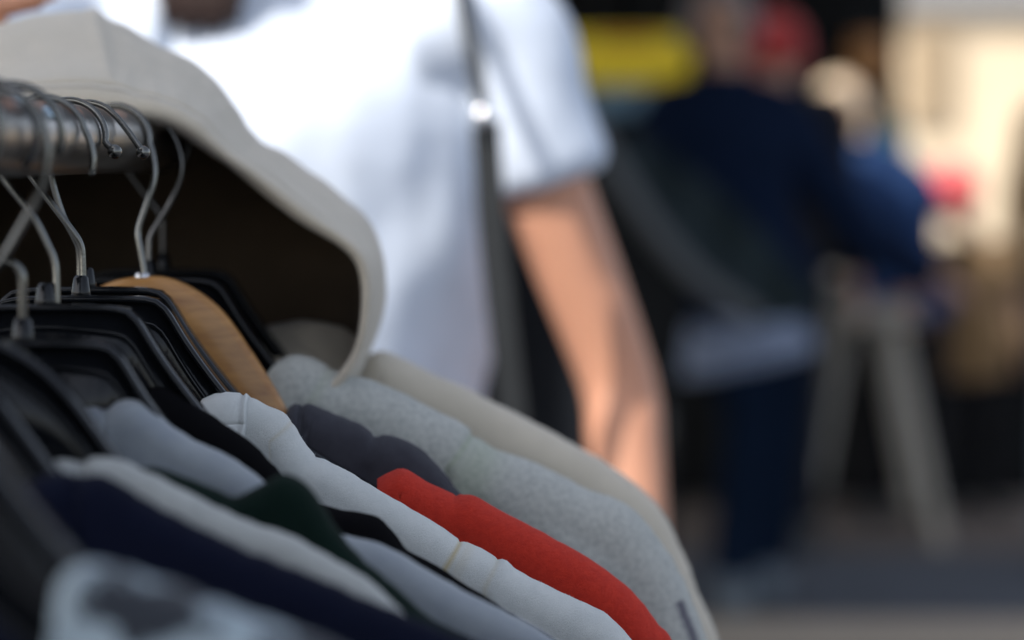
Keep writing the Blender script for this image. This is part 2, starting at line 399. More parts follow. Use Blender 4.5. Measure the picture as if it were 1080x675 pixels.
# ------------------------------------------------------------------ people
def ell(c, u, v, a, b, n=24):
    return [c + u * (cos(2 * pi * k / n) * a) + v * (sin(2 * pi * k / n) * b) for k in range(n)]
def person(label, x, y, H=1.70, fwd=(0, -1, 0), J=None, lean=(0, 0, 0), top=None, bottom=None, shoes=None, skinm=None, hair=None, hat=None,
           sleeve=1.0, jacket_hem=0.0, voxel=.010, group=None, build=1.0, hairlen=.12, under=None, folds=0.0, slr=1.0, armfat=1.0, hatk=1.0):
    """standing figure; J overrides joints in world coordinates"""
    F = Vector(fwd).normalized(); L = Vector((0, 0, 1)).cross(F) * -1      # L = image right when facing the camera... person's side axis
    L = F.cross(Vector((0, 0, 1))) * -1
    s = H / 1.70; B = Vector((x, y, 0)); ln = Vector(lean)
    def g(a, f, z): return B + L * (a * s) + F * (f * s) + Vector((0, 0, z * s)) + ln * max(0, (z - .85))
    j = dict(pelvis=g(0, 0, .93), waist=g(0, 0, 1.06), chest=g(0, .0, 1.25), sh=g(0, -.01, 1.39), neck=g(0, 0, 1.45), head=g(0, .02, 1.585),
             sA=g(.175, 0, 1.375), sB=g(-.175, 0, 1.375), eA=g(.225, -.02, 1.09), eB=g(-.225, -.02, 1.09), wA=g(.25, .06, .86), wB=g(-.25, .06, .86),
             hA=g(.085, 0, .90), hB=g(-.085, 0, .90), kA=g(.095, .02, .49), kB=g(-.095, .02, .49), aA=g(.10, -.02, .08), aB=g(-.10, -.02, .08))
    if J: j.update({k: Vector(v) for k, v in J.items()})
    root = empty('person', (x, y, 0), label, 'person', group)
    side = (j['sA'] - j['sB']).normalized(); up = Vector((0, 0, 1))
    dep = side.cross(up).normalized()
    hs = L
    def torso(bm, g_=0.0, lo=-.10):
        b = build
        spec = [(j['pelvis'] + up * (lo * s), .155, .105), (j['pelvis'], .165, .115), (j['waist'], .140, .100), (j['chest'] - up * .04, .158, .112), (j['chest'] + up * .05, .172, .112),
                (j['sh'] - up * .02, .165, .085), (j['sh'] + up * .025, .11, .065), (j['neck'], .055 , .055)]
        pts = cr([(p.x, p.y, p.z, a * s * b + g_, c * s * b + g_) for p, a, c in spec], 28)
        loft(bm, [ell(Vector(q[:3]), side, dep, q[3], q[4]) for q in pts])
    bm = bmesh.new(); torso(bm)
    tube(bm, [j['neck'] - up * .05, j['neck'] + up * .02, j['head'] - up * .03], [.06 * s, .054 * s, .052 * s])
    # head: cranium, jaw, nose, ears, lips, brow
    hd = j['head']
    ball(bm, hd + up * .03 * s, .085 * s, 24, (.90, 1.08, 1.12) if abs(F.y) > abs(F.x) else (1.08, .90, 1.12))
    ball(bm, hd - up * .045 * s + F * .025 * s, .062 * s, 20, (.92, 1, 1.05))
    ball(bm, hd - up * .095 * s + F * .062 * s, .022 * s, 12)
    tube(bm, [hd + up * .012 * s + F * .085 * s, hd - up * .022 * s + F * .112 * s, hd - up * .032 * s + F * .088 * s], [.008 * s, .013 * s, .010 * s], 10)
    tube(bm, [hd - up * .058 * s + F * .082 * s + hs * .022 * s, hd - up * .056 * s + F * .093 * s, hd - up * .058 * s + F * .082 * s - hs * .022 * s], .008 * s, 8)
    tube(bm, [hd + up * .030 * s + F * .078 * s + hs * .045 * s, hd + up * .034 * s + F * .090 * s, hd + up * .030 * s + F * .078 * s - hs * .045 * s], .009 * s, 8)
    for q in (-1, 1):
        tube(bm, [hd + hs * q * .078 * s + up * .025 * s, hd + hs * q * .090 * s - up * .0 * s, hd + hs * q * .076 * s - up * .028 * s], [.012 * s, .016 * s, .010 * s], 8)
    for q, (S_, E_, W_) in ((1, (j['sA'], j['eA'], j['wA'])), (-1, (j['sB'], j['eB'], j['wB']))):
        path = [S_ - side * q * .06, S_, (S_ * .55 + E_ * .45), E_, E_ * .65 + W_ * .35, W_]
        ak = 1 if slr == 1 else .80; R = [.055 * slr, .052 * slr, .043 * slr ** .5, .037 * ak ** .6, .040 * ak, .028 * ak]
        c = cr([(*p, r * s * build) for p, r in zip(path, R)], 24)
        tube(bm, [p[:3] for p in c], [p[3] for p in c], 14)
        hdir = (W_ - E_).normalized(); acr = hdir.cross(side * q).normalized(); acr = acr if acr.dot(F) > 0 else -acr   # towards the thumb
        nrm = hdir.cross(acr).normalized()
        pal = [W_, W_ + hdir * .03 * s, W_ + hdir * .085 * s]
        loft(bm, [ell(pal[0], acr, nrm, .026 * s, .020 * s, 14), ell(pal[1], acr, nrm, .036 * s, .017 * s, 14), ell(pal[2], acr, nrm, .040 * s, .013 * s, 14)])
        curl = -side * q
        for i, ln_ in enumerate((.068, .078, .072, .056)):
            b0 = W_ + hdir * .080 * s + acr * (.031 - .0205 * i) * s
            fan = (hdir + acr * (.10 - .07 * i)).normalized()
            p1 = b0 + fan * ln_ * .42 * s; p2 = p1 + (fan + curl * .35).normalized() * ln_ * .33 * s; p3 = p2 + (fan + curl * .8).normalized() * ln_ * .28 * s
            tube(bm, [b0 - fan * .02, b0, p1, p2, p3], [.009 * s, .009 * s, .0085 * s, .008 * s, .006 * s], 8)
        t0 = W_ + hdir * .025 * s + acr * .028 * s
        tube(bm, [t0 - acr * .012, t0 + (acr + hdir * .8).normalized() * .03 * s, t0 + (acr * .6 + hdir * 1.2 + curl * .3).normalized() * .062 * s], [.013 * s, .011 * s, .007 * s], 8)
    for q, (h_, k_, a_) in ((1, (j['hA'], j['kA'], j['aA'])), (-1, (j['hB'], j['kB'], j['aB']))):
        c = cr([(*p, r * s * build) for p, r in zip([h_ + up * .04, h_ - up * .08, (h_ + k_) / 2, k_, k_ * .68 + a_ * .32 - F * .01, a_], [.085, .085, .070, .052, .054, .036])], 26)
        tube(bm, [p[:3] for p in c], [p[3] for p in c], 16)
        tube(bm, [a_ - F * .05 + up * -.03, a_ + F * .05 - up * .04, a_ + F * .16 - up * .055], [.034 * s, .038 * s, .024 * s], 12)
    body = mk('body', remeshed(bm, min(voxel, .007), 3), skinm or M['skin2'], root)
    for q in (-1, 1):
        bm = bmesh.new(); ball(bm, hd + up * .012 * s + F * .079 * s + hs * q * .031 * s, .0115 * s, 12); mk('eye', bm, M['eye'], root)
    # top
    bm = bmesh.new(); torso(bm, .018, lo=-.06 - jacket_hem)
    for q, (S_, E_, W_) in ((1, (j['sA'], j['eA'], j['wA'])), (-1, (j['sB'], j['eB'], j['wB']))):
        if sleeve >= .9: path = [S_ - side * q * .07, S_, S_ * .5 + E_ * .5, E_, E_ * .5 + W_ * .5, W_]; R = [q_ * armfat for q_ in (.07, .068, .060, .054, .050, .042)]
        else:
            E2 = S_ + (E_ - S_) * sleeve
            path = [S_ - side * q * .07 - up * .01, S_, S_ * .5 + E2 * .5, E2]; R = [.062, .064 * slr ** .5, .066 * slr, .062 * slr]
        c = cr([(*p, r * s * build) for p, r in zip(path, R)], 22)
        tube(bm, [p[:3] for p in c], [p[3] for p in c], 18)
    bm = remeshed(bm, voxel, 5)
    for v in bm.verts:
        p = v.co; n_ = v.normal
        fo = folds * (.15 + .85 * sm((1.33 - p.z) / .15)); b0 = .003 if folds > .008 else .010
        f = nz(p.x * 7 + p.z * 4, p.y * 5, p.z * 5) * (b0 + fo) + nz(p.x * 16 - p.z * 9, p.y * 10, p.z * 7 + 5) * (.003 + fo * .5)
        v.co = p + n_ * (f + folds * .6)
    if folds > .008:
        for v in bm.verts:
            p = v.co
            if p.z < 1.36: v.co = p + v.normal * (.009 * sin((p.x * 1.0 + p.z * .45) * 55 + 3 * nz(p.x * 6, p.z * 4)) * sm((1.36 - p.z) / .25) * (.4 + .6 * abs(nz(p.x * 5, 3, p.z * 3))))
    mk('top', bm, top, root)
    if under:
        bm = bmesh.new(); hem = j['pelvis'] - up * (.06 + jacket_hem) * s
        side2, side = side, (side + up * .24).normalized()
        loft(bm, [ell(hem + up * .10, side, dep, .165 * s * build, .115 * s * build), ell(hem - up * .04, side, dep, .168 * s * build, .120 * s * build), ell(hem - up * .13 * s, side, dep, .176 * s * build, .125 * s * build)], cap=True)
        mk('shirt_hem', remeshed(bm, voxel, 3), under, root); side = side2
    # trousers
    bm = bmesh.new(); b = build
    loft(bm, [ell(j['pelvis'] + up * .09, side, dep, .152 * s * b, .108 * s * b), ell(j['pelvis'], side, dep, .172 * s * b, .122 * s * b), ell(j['pelvis'] - up * .10 * s, side, dep, .172 * s * b, .118 * s * b)])
    for h_, k_, a_ in ((j['hA'], j['kA'], j['aA']), (j['hB'], j['kB'], j['aB'])):
        c = cr([(*p, r * s * b) for p, r in zip([h_ + up * .03, h_ - up * .08, (h_ + k_) / 2, k_, k_ * .5 + a_ * .5, a_ + up * .005], [.088, .092, .082, .068, .064, .060])], 24)
        tube(bm, [p[:3] for p in c], [p[3] for p in c], 16)
    bm = remeshed(bm, voxel, 4)
    for v in bm.verts:
        p = v.co; v.co = p + v.normal * nz(p.x * 9, p.y * 9, p.z * 12) * .008
    mk('trousers', bm, bottom, root)
    for a_ in (j['aA'], j['aB']):
        bm = bmesh.new()
        tube(bm, [a_ - F * .06 - up * .030 * s, a_ - F * .01 - up * .028 * s, a_ + F * .07 - up * .035 * s, a_ + F * .15 - up * .045 * s, a_ + F * .19 - up * .05 * s], [.034 * s, .050 * s, .046 * s, .040 * s, .022 * s], 14)
        bm = remeshed(bm, .008, 3)
        for v in bm.verts: v.co.z = max(v.co.z, .004)
        mk('shoe', bm, shoes or M['shoe'], root)
    # hair
    if hair:
        bm = bmesh.new()
        ball(bm, hd + up * .048 * s - F * .014 * s, .094 * s, 24, (.95, 1.05, 1.08) if abs(F.y) > abs(F.x) else (1.05, .95, 1.08))
        for i in range(26):
            a = pi * (-.12 + 1.24 * i / 25)
            o_ = hs * cos(a) * .088 * s - F * sin(a) * .088 * s
            rnd = random.Random(i * 3 + 1)
            l = hairlen * (1 + .25 * rnd.random())
            p0 = hd + o_ * .7 + up * .09 * s; p1 = hd + o_ * 1.03 + up * .0; p2 = hd + o_ * 1.08 - up * l * .55; p3 = hd + o_ * (.95 + .2 * rnd.random()) - up * l
            c = cr([(*p0, .026 * s), (*p1, .022 * s), (*p2, .018 * s), (*p3, .005 * s)], 14)
            tube(bm, [q[:3] for q in c], [q[3] for q in c], 8)
        mk('hair', remeshed(bm, .008, 2), hair, root)
    if hat:
        bm = bmesh.new()
        ball(bm, hd + up * .055 * s / hatk, .104 * s * hatk, 24, (.96, 1.04, 1.0))
        tube(bm, [hd + ((hs * cos(t) * .094 + F * sin(t) * .100) * s) + up * .02 * s for t in [2 * pi * i / 24 for i in range(25)]], .016 * s, 8, cap=False)
        mk('hat', remeshed(bm, .008, 3), hat, root)
    return root, j

# customer in the white T-shirt
D0 = 2.0
px_ = -.190
shx = Vector((0.015, P(540, 0, D0).y, 0))
yA = P(540, 300, D0).y
main_J = dict(head=Vector((-.225, yA + .11, 1.63)), sA=Vector((-.020, yA, 1.378)), sB=Vector((-.350, yA - .03, 1.375)),
              eA=P(650, 395, D0), wA=P(678, 600, D0 - .05),
              eB=Vector((-.56, 1.66, 1.345)), wB=Vector((-.366, 1.452, 1.352)))
mroot, mj = person('person in a white short sleeved T-shirt with a bare arm behind the clothes rack', px_, yA + .02, 1.70, J=main_J, top=M['tee'], bottom=M['darkdenim'],
       skinm=M['skin'], hair=M['hair_dark'], sleeve=.42, voxel=.006, hairlen=.22, build=1.0, folds=.013, slr=.79)
# the lock of hair falling on the chest
bm = bmesh.new()
for i in range(9):
    rnd = random.Random(i); ox = (i - 4) * 9 + rnd.uniform(-3, 3)
    e_ = P(212 + ox, 36 - abs(i - 4) * 3.5 + rnd.uniform(-8, 4), 1.90)
    c = cr([(*(mj['head'] + Vector((-.075 + .01 * rnd.random(), -.01, -.02))), .016), (*P(205 + ox * 1.1, -110, 1.90), .015), (*P(210 + ox, -35, 1.90), .013), (*e_, .004)], 20)
    tube(bm, [q[:3] for q in c], [q[3] for q in c], 8)
o = mk('hair_lock', bm, M['hair_dark'], mroot)

# backpack with straps
def backpack():
    y = yA + .16
    r = empty('backpack', (-.02, y, 1.0), 'black backpack worn by the person in the white T-shirt, seen beside the bare arm', 'backpack')
    bm = bmesh.new(); box(bm, (-.34, y - .03, .92), (.060, y + .17, 1.42), .05)
    bm = remeshed(bm, .01, 4)
    for v in bm.verts: v.co += v.normal * nz(*(v.co * 9)) * .012
    mk('bag_body', bm, M['bag'], r)
    # shoulder strap: narrow grey webbing down to the ring, wide dark webbing below it
    def ribbon(pts, w, t, mat, name):
        pts = [Vector(q) for q in cr(pts, 30)]
        bm = bmesh.new(); rings = []
        for i, p in enumerate(pts):
            rings.append([p + Vector((-w, -t, 0)), p + Vector((w, -t, 0)), p + Vector((w, t, 0)), p + Vector((-w, t, 0))])
        loft(bm, rings); return mk(name, bm, mat, r, flat=True)
    ribbon([P(470, -60, 1.95) + Vector((0, .12, 0)), P(482, -30, 1.93), P(496, 40, 1.90), P(510, 118, 1.875)], .006, .002, M['webbing'], 'strap')
    ribbon([P(512, 128, 1.865), P(520, 250, 1.87), P(532, 360, 1.88), P(545, 470, 1.9)], .011, .003, M['webbing'], 'strap')
    bm = bmesh.new(); c = P(510, 122, 1.855)
    tube(bm, [c + Vector((cos(t) * .007, 0, sin(t) * .007)) for t in [2 * pi * i / 24 for i in range(25)]], .0022, 8, cap=False)
    ball(bm, c + Vector((0, -.002, 0)), .0085, 32)
    mk('buckle', bm, M['buckle'], r)
backpack()

def gp(px, d, y=640): p = P(px, 300, d); return p.x, p.y
# grey-haired man in a navy jacket, reaching right
x, y = gp(795, 6.9)
person('grey haired person in a navy jacket and dark jeans reaching right over the trestle', x, y, 1.74, lean=(-.22, 0, 0),
       J=dict(wA=P(985, 290, 7.0), eA=P(908, 245, 6.95), sA=P(820, 122, 6.9), sB=P(706, 120, 6.9), eB=P(708, 212, 7.0), wB=P(745, 285, 7.2), head=P(758, 26, 6.85), neck=P(763, 75, 6.87),
              kB=P(790, 440, 6.85), aB=Vector((P(775, 600, 6.8).x, y - .1, .09)), kA=P(825, 440, 7.0), aA=Vector((P(815, 600, 6.9).x, y + .12, .09))),
       top=M['navy_j'], bottom=M['darkdenim'], shoes=M['paleshoe'], hair=M['hair_grey'], hairlen=.06, under=M['palecotton'], build=1.10, jacket_hem=.07, armfat=1.2)
x, y = gp(815, 7.9)
person('person in a dark red knit hat standing behind the grey haired person', x, y, 1.76, top=M['black_t'], bottom=M['black_t'], hat=M['maroon'], J=dict(head=P(818, 66, 7.9)), skinm=M['skin2'])
x, y = gp(948, 8.5)
person('person with long pale blond hair in a blue denim shirt bending over the trestle', x, y, 1.60, lean=(-.35, 0, 0),
       J=dict(head=P(884, 122, 8.38), neck=P(900, 145, 8.4), sh=P(915, 168, 8.42), sB=P(890, 195, 8.35), sA=P(958, 188, 8.45), eB=P(915, 275, 8.25), wB=P(945, 315, 8.2), eA=P(972, 262, 8.4), wA=P(965, 315, 8.2),
              chest=P(935, 220, 8.45), waist=P(945, 280, 8.5), pelvis=P(950, 322, 8.5)), build=1.15,
       top=M['denim'], bottom=M['black_t'], hair=M['hair_blond'], hairlen=.30)
x, y = gp(1028, 8.7)
person('child in a coral knit hat and tan coat at the right of the background', x, y, 1.15, top=M['tan'], bottom=M['black_t'], hat=M['coral'],
       J=dict(head=P(1004, 208, 8.65)), hatk=1.6, jacket_hem=.16, build=1.1)
x, y = gp(1156, 7.4)
person('person in washed blue jeans and tan top at the far right edge', x, y, 1.72, top=M['tan'], bottom=M['lightdenim'], shoes=M['paleshoe'], hair=M['hair_dark'])
# ------------------------------------------------------------------ clothes rack
X0 = -.178          # line of the hanger centres
RX, RZ, RR = -.182, 1.287, .0145
rk = empty('clothes_rack', (RX, -.1, 0), 'chromed tube rail of a clothes rack, hung full of clothes', 'clothes rack')
bm = bmesh.new(); tube(bm, [(RX, y_, RZ) for y_ in [-.62 + .1 * i for i in range(19)] + [1.235]], RR, 48); mk('rail', bm, M['rail'], rk)
bm = bmesh.new(); tube(bm, [(RX, 1.2352, RZ), (RX, 1.243, RZ)], [RR * 1.06, RR * .9], 32); mk('end_cap', bm, M['plastic'], rk)
for d_, a in ((.86, 65), (.862, 20), (.895, 38), (.80, 30)):
    u = Vector((cos(radians(a)), 0, sin(radians(a)))); c = Vector((RX, d_, RZ)) + u * (RR - .001)
    bm = bmesh.new(); tube(bm, [c, c + u * .0014, c + u * .0022], [.0034, .0034, .0018], 14); mk('rivet', bm, M['rivet'], rk)
for y_ in (-.6, .22):
    bm = bmesh.new(); tube(bm, [(RX, y_, .04), (RX, y_, RZ - .005)], .0125, 20); mk('post', bm, M['rail'], rk)
    bm = bmesh.new(); tube(bm, [(RX - .25, y_, .03), (RX + .25, y_, .03)], .0125, 16); f = mk('foot', bm, M['rail'], rk)
    for s_ in (-1, 1):
        bm = bmesh.new(); tube(bm, [(RX + s_ * .235, y_ - .008, .0245), (RX + s_ * .235, y_ + .008, .0245)], .0245, 18); sub('caster', bm, M['plastic'], f, rk)

HZ = CAMZ - .0585   # top of the plastic hangers
def hook(kind, sx, sy, sz, yaw=0, r=.0016, tip=0.0, tw=0.0):
    """hook wire from stem base (sx, sz); kind 'L' loops round the left of the rail and ends at the right, 'R' the mirror, 'W' the wooden hanger's"""
    cx, cz = RX - sx, RZ - sz
    pts = []
    q = .0180
    if kind == 'L':
        pts = [(0, -.004), (0, .010), (-.0002, .018), (-.003, .024), (-.010, .033), (-.018, .0445)]
        a0, a1 = 208, -38
    elif kind == 'B':       # square bend low down
        pts = [(0, -.004), (0, .006), (0, .0165), (-.002, .0205), (-.006, .022), (-.013, .0225), (-.021, .027), (-.026, .038)]
        a0, a1 = 205, -20
    elif kind == 'R':
        pts = [(0, -.004), (0, .010), (.0002, .018), (.003, .024), (.009, .034)]
        a0, a1 = -32, 215
    else:
        pts = [(0, -.004), (.0005, .006), (-.0015, .014), (-.0025, .020), (-.0005, .027), (.0032, .037)]
        a0, a1 = -28, 205
    n = 26
    for i in range(n):
        a = radians(a0 + (a1 - a0) * i / (n - 1))
        pts.append((cx + q * cos(a), cz + .0012 + q * sin(a)))
    bm = bmesh.new()
    c = cr(pts, 90); W_ = []
    for i, (u, w) in enumerate(c):
        W_.append(Vector((sx + u * cos(yaw), sy + u * sin(yaw) + tw * max(0, w - .03), sz + w)))
    tube(bm, W_, r, 12)
    if tip: ball(bm, W_[-1], tip, 16)
    else: ball(bm, W_[-1], r * 1.02, 12)
    return bm
HOOKS = {
 'A': [(60, 322), (60, 318), (59, 285), (56, 270), (51, 259), (35, 228), (5, 190), (-10, 165), (-8, 130), (10, 111), (32, 105), (55, 109), (78, 122), (92, 142), (98, 165), (97, 182)],
 'Bb': [(88, 305), (88, 300), (87, 270), (85, 258), (79, 247), (60, 222), (30, 182), (16, 155), (22, 125), (42, 110), (62, 107), (84, 115), (99, 132), (109, 148), (121, 160)],
 'Cc': [(84, 307), (84, 302), (84, 278), (83, 262), (78, 250), (66, 226), (55, 190), (52, 160), (58, 130), (78, 113), (97, 111), (118, 119), (134, 137), (151, 161)],
 'D': [(152, 293), (152, 285), (148, 262), (146, 243), (154, 217), (162, 192), (162, 170), (156, 149), (142, 130), (124, 119), (106, 118), (92, 128), (86, 150), (90, 168)],
 'E': [(157, 290), (157, 262), (160, 246), (178, 216), (190, 188), (191, 165), (182, 140), (166, 124), (144, 117), (122, 122), (106, 140), (104, 165)],
 'G': [(-30, 330), (-29, 318), (-26, 300), (-2, 278), (20, 243), (40, 206), (49, 178), (50, 150), (42, 122), (24, 104), (0, 98), (-28, 100), (-56, 112), (-72, 135), (-74, 160)],
}
def hookpx(key, d, r, tip, tw=0.0):
    pts = HOOKS[key]; n = len(pts)
    c = cr([tuple(P(px, py, d + tw * (i / (n - 1)) ** 2)) for i, (px, py) in enumerate(pts)], 110)
    for i, q in enumerate(c):      # the wire rides on the tube, never inside it
        u = Vector((q[0] - RX, 0, q[2] - RZ)); m_ = RR + r + .0002
        if u.length < m_: u = u.normalized() * m_; c[i] = (RX + u.x, q[1], RZ + u.z)
    bm = bmesh.new(); tube(bm, c, r, 14)
    ball(bm, Vector(c[-1]), tip or r * 1.02, 18)
    return bm
def plastic_hanger(label, d, stem_x=None, kind='L', yaw=0.0, tip=0.0, dark=False, rounded=False, tw=0.0, dz=0.0, tilt=0.0, droop=0.0):
    y = d * cos(PITCH) + .05 * 0
    y = P(300, 350, d).y
    sx = X0 + (stem_x or 0); z0 = HZ + dz
    r = empty('hanger', (sx, y, z0), label, 'hanger', 'black plastic hangers on the rail')
    topc = [(0, 0), (.015, 0), (.027, -.0005), (.0325, -.002), (.0365, -.0065), (.0425, -.0165), (.050, -.0275), (.060, -.0405), (.072, -.0535), (.090, -.0665), (.12, -.085), (.16, -.1075), (.20, -.131), (.215, -.1405)]
    if rounded: topc = [(0, .003), (.012, .0005), (.022, -.004), (.031, -.010), (.039, -.018), (.048, -.030), (.060, -.046), (.073, -.057), (.090, -.068), (.12, -.085), (.16, -.1075), (.20, -.131), (.215, -.1405)]
    topc = [(a_, b_ - droop * sm((a_ - .062) / .06)) for a_, b_ in topc]
    T = cr(topc, 60)
    Bt = []
    for i, (a, b) in enumerate(T):
        h = .052 - .034 * sm(a / .09)
        Bt.append((a * .93 + .0 if a > .03 else a * .85, b - h))
    bm = bmesh.new()
    full = [(-a, b) for a, b in T[::-1]] + T[1:]; fb = [(-a, b) for a, b in Bt[::-1]] + Bt[1:]
    w = .0014
    rings = [[Vector((sx + a, y - w, z0 + b + tilt * a)), Vector((sx + a, y + w, z0 + b + tilt * a)), Vector((sx + c_, y + w, z0 + e + tilt * a)), Vector((sx + c_, y - w, z0 + e + tilt * a))] for (a, b), (c_, e) in zip(full, fb)]
    loft(bm, rings)
    for (line, wd) in ((full, .0058), (fb, .0050)):
        pr = []
        for i, (a, b) in enumerate(line):
            p = Vector((sx + a, y, z0 + b + tilt * a)); q0 = line[max(0, i - 1)]; q1 = line[min(len(line) - 1, i + 1)]
            t = Vector((q1[0] - q0[0], 0, q1[1] - q0[1])).normalized(); n_ = Vector((-t.z, 0, t.x)); h = .0011
            pr.append([p + Vector((0, -wd, 0)) - n_ * h, p + Vector((0, -wd - .0006, 0)), p + Vector((0, -wd, 0)) + n_ * h, p + Vector((0, wd, 0)) + n_ * h, p + Vector((0, wd + .0006, 0)), p + Vector((0, wd, 0)) - n_ * h])
        loft(bm, pr)
    # raised inner line on the face
    inner = [(a * .96, b - .0075 - .002 * sm(a / .03)) for a, b in T]; inner = [(-a, b) for a, b in inner[::-1]] + inner[1:]
    tube(bm, [Vector((sx + a, y - w - .0002, z0 + b + tilt * a)) for a, b in inner], .0011, 8)
    mk('hanger_body', bm, M['plastic'], r)
    bm = bmesh.new(); tube(bm, [(sx, y, z0 - .001), (sx, y, z0 + .003), (sx, y, z0 + .0085), (sx, y, z0 + .0095)], [.0046, .0040, .0031, .0024], 20)
    mk('hook_socket', bm, M['plastic'], r)
    mk('hook', hookpx(kind, d, .0014, tip, tw) if kind in HOOKS else hook(kind, sx, y, z0 + .008, yaw, .0016, tip, tw), M['dhook'] if dark else M['hook'], r)
    return r

# d, stem offset, hook kind...
plastic_hanger('black plastic hanger closest to the camera, carrying the blotchy blue garment', .62, 0, 'L', .1)
plastic_hanger('black plastic hanger with a rounded top carrying the navy garment', .775, -.027, 'L', .15, rounded=True)
plastic_hanger('black plastic hanger with a blurred pale hook bulging right, carrying the off-white garment', .82, -.012, 'G', .05, rounded=True, dz=-.004)
plastic_hanger('black plastic hanger carrying the dark green shirt', .848, -.036, 'L', -.15, dark=True, dz=-.010)
plastic_hanger('black plastic hanger with a short square-bent hook, carrying the grey shirt', .885, -.001, 'B', .0, dz=-.010, droop=.008)
plastic_hanger('black plastic hanger with a thin bright top edge, carrying the black shirt', .94, -.003, 'A', tip=.0, droop=.013)
plastic_hanger('black plastic hanger just before the wooden one, carrying the white shirt', 1.0, .0, 'Bb', tip=.0030, tw=-.015)
plastic_hanger('black plastic hanger carrying the red sweater', 1.048, -.006, 'Cc', tip=.0030, tw=-.02, dz=.001)
plastic_hanger('black plastic hanger carrying the grey speckled fleece', 1.150, .005, 'E', dark=True)
plastic_hanger('black plastic hanger inside the hood of the beige hoodie', 1.235, .0, 'L', 0, dark=True, dz=.0)

def wooden_hanger():
    d = 1.098; y = P(300, 350, d).y; b0 = P(151, 291, d); sx, z0 = b0.x, b0.z
    r = empty('hanger', (sx, y, z0), 'curved wooden hanger of orange-brown varnished wood behind the black hangers', 'hanger')
    T = cr([(-.215, -.150), (-.15, -.118), (-.10, -.09), (-.068, -.063), (-.05, -.036), (-.035, -.0165), (-.018, -.004), (0, 0), (.016, -.002), (.034, -.0135), (.048, -.032), (.060, -.051), (.071, -.068), (.10, -.092), (.15, -.120), (.215, -.152)], 140)
    bm = bmesh.new(); rings = []
    for i, (a, b) in enumerate(T):
        q0 = T[max(0, i - 1)]; q1 = T[min(len(T) - 1, i + 1)]
        t = Vector((q1[0] - q0[0], 0, q1[1] - q0[1])).normalized(); n_ = Vector((-t.z, 0, t.x))
        hgt = .044 - .016 * sm(abs(a) / .2); w = .0062
        p = Vector((sx + a, y - .02 * (abs(a) / .2) ** 2, z0 + b)); q = p - Vector((t.z * -.3 * (1), 0, 1)) * 0 - n_ * hgt * (.55) - Vector((0, 0, hgt * .45))
        prof = []
        for (f, g_) in ((0.10, -1), (.03, -.8), (0, -.35), (0, .35), (.03, .8), (.10, 1), (.9, 1), (.97, .8), (1, .35), (1, -.35), (.97, -.8), (.9, -1)):
            prof.append(p.lerp(q, f) + Vector((0, g_ * w, 0)))
        rings.append(prof)
    loft(bm, rings); mk('hanger_body', bm, M['wood'], r)
    mk('hook', hookpx('D', d, .0016, 0, .02), M['hook'], r)
    bm = bmesh.new(); tube(bm, [(sx, y, z0 - .002), (sx, y, z0 + .0016)], [.0042, .0036], 16); mk('hook_socket', bm, M['chrome'], r)
wooden_hanger()

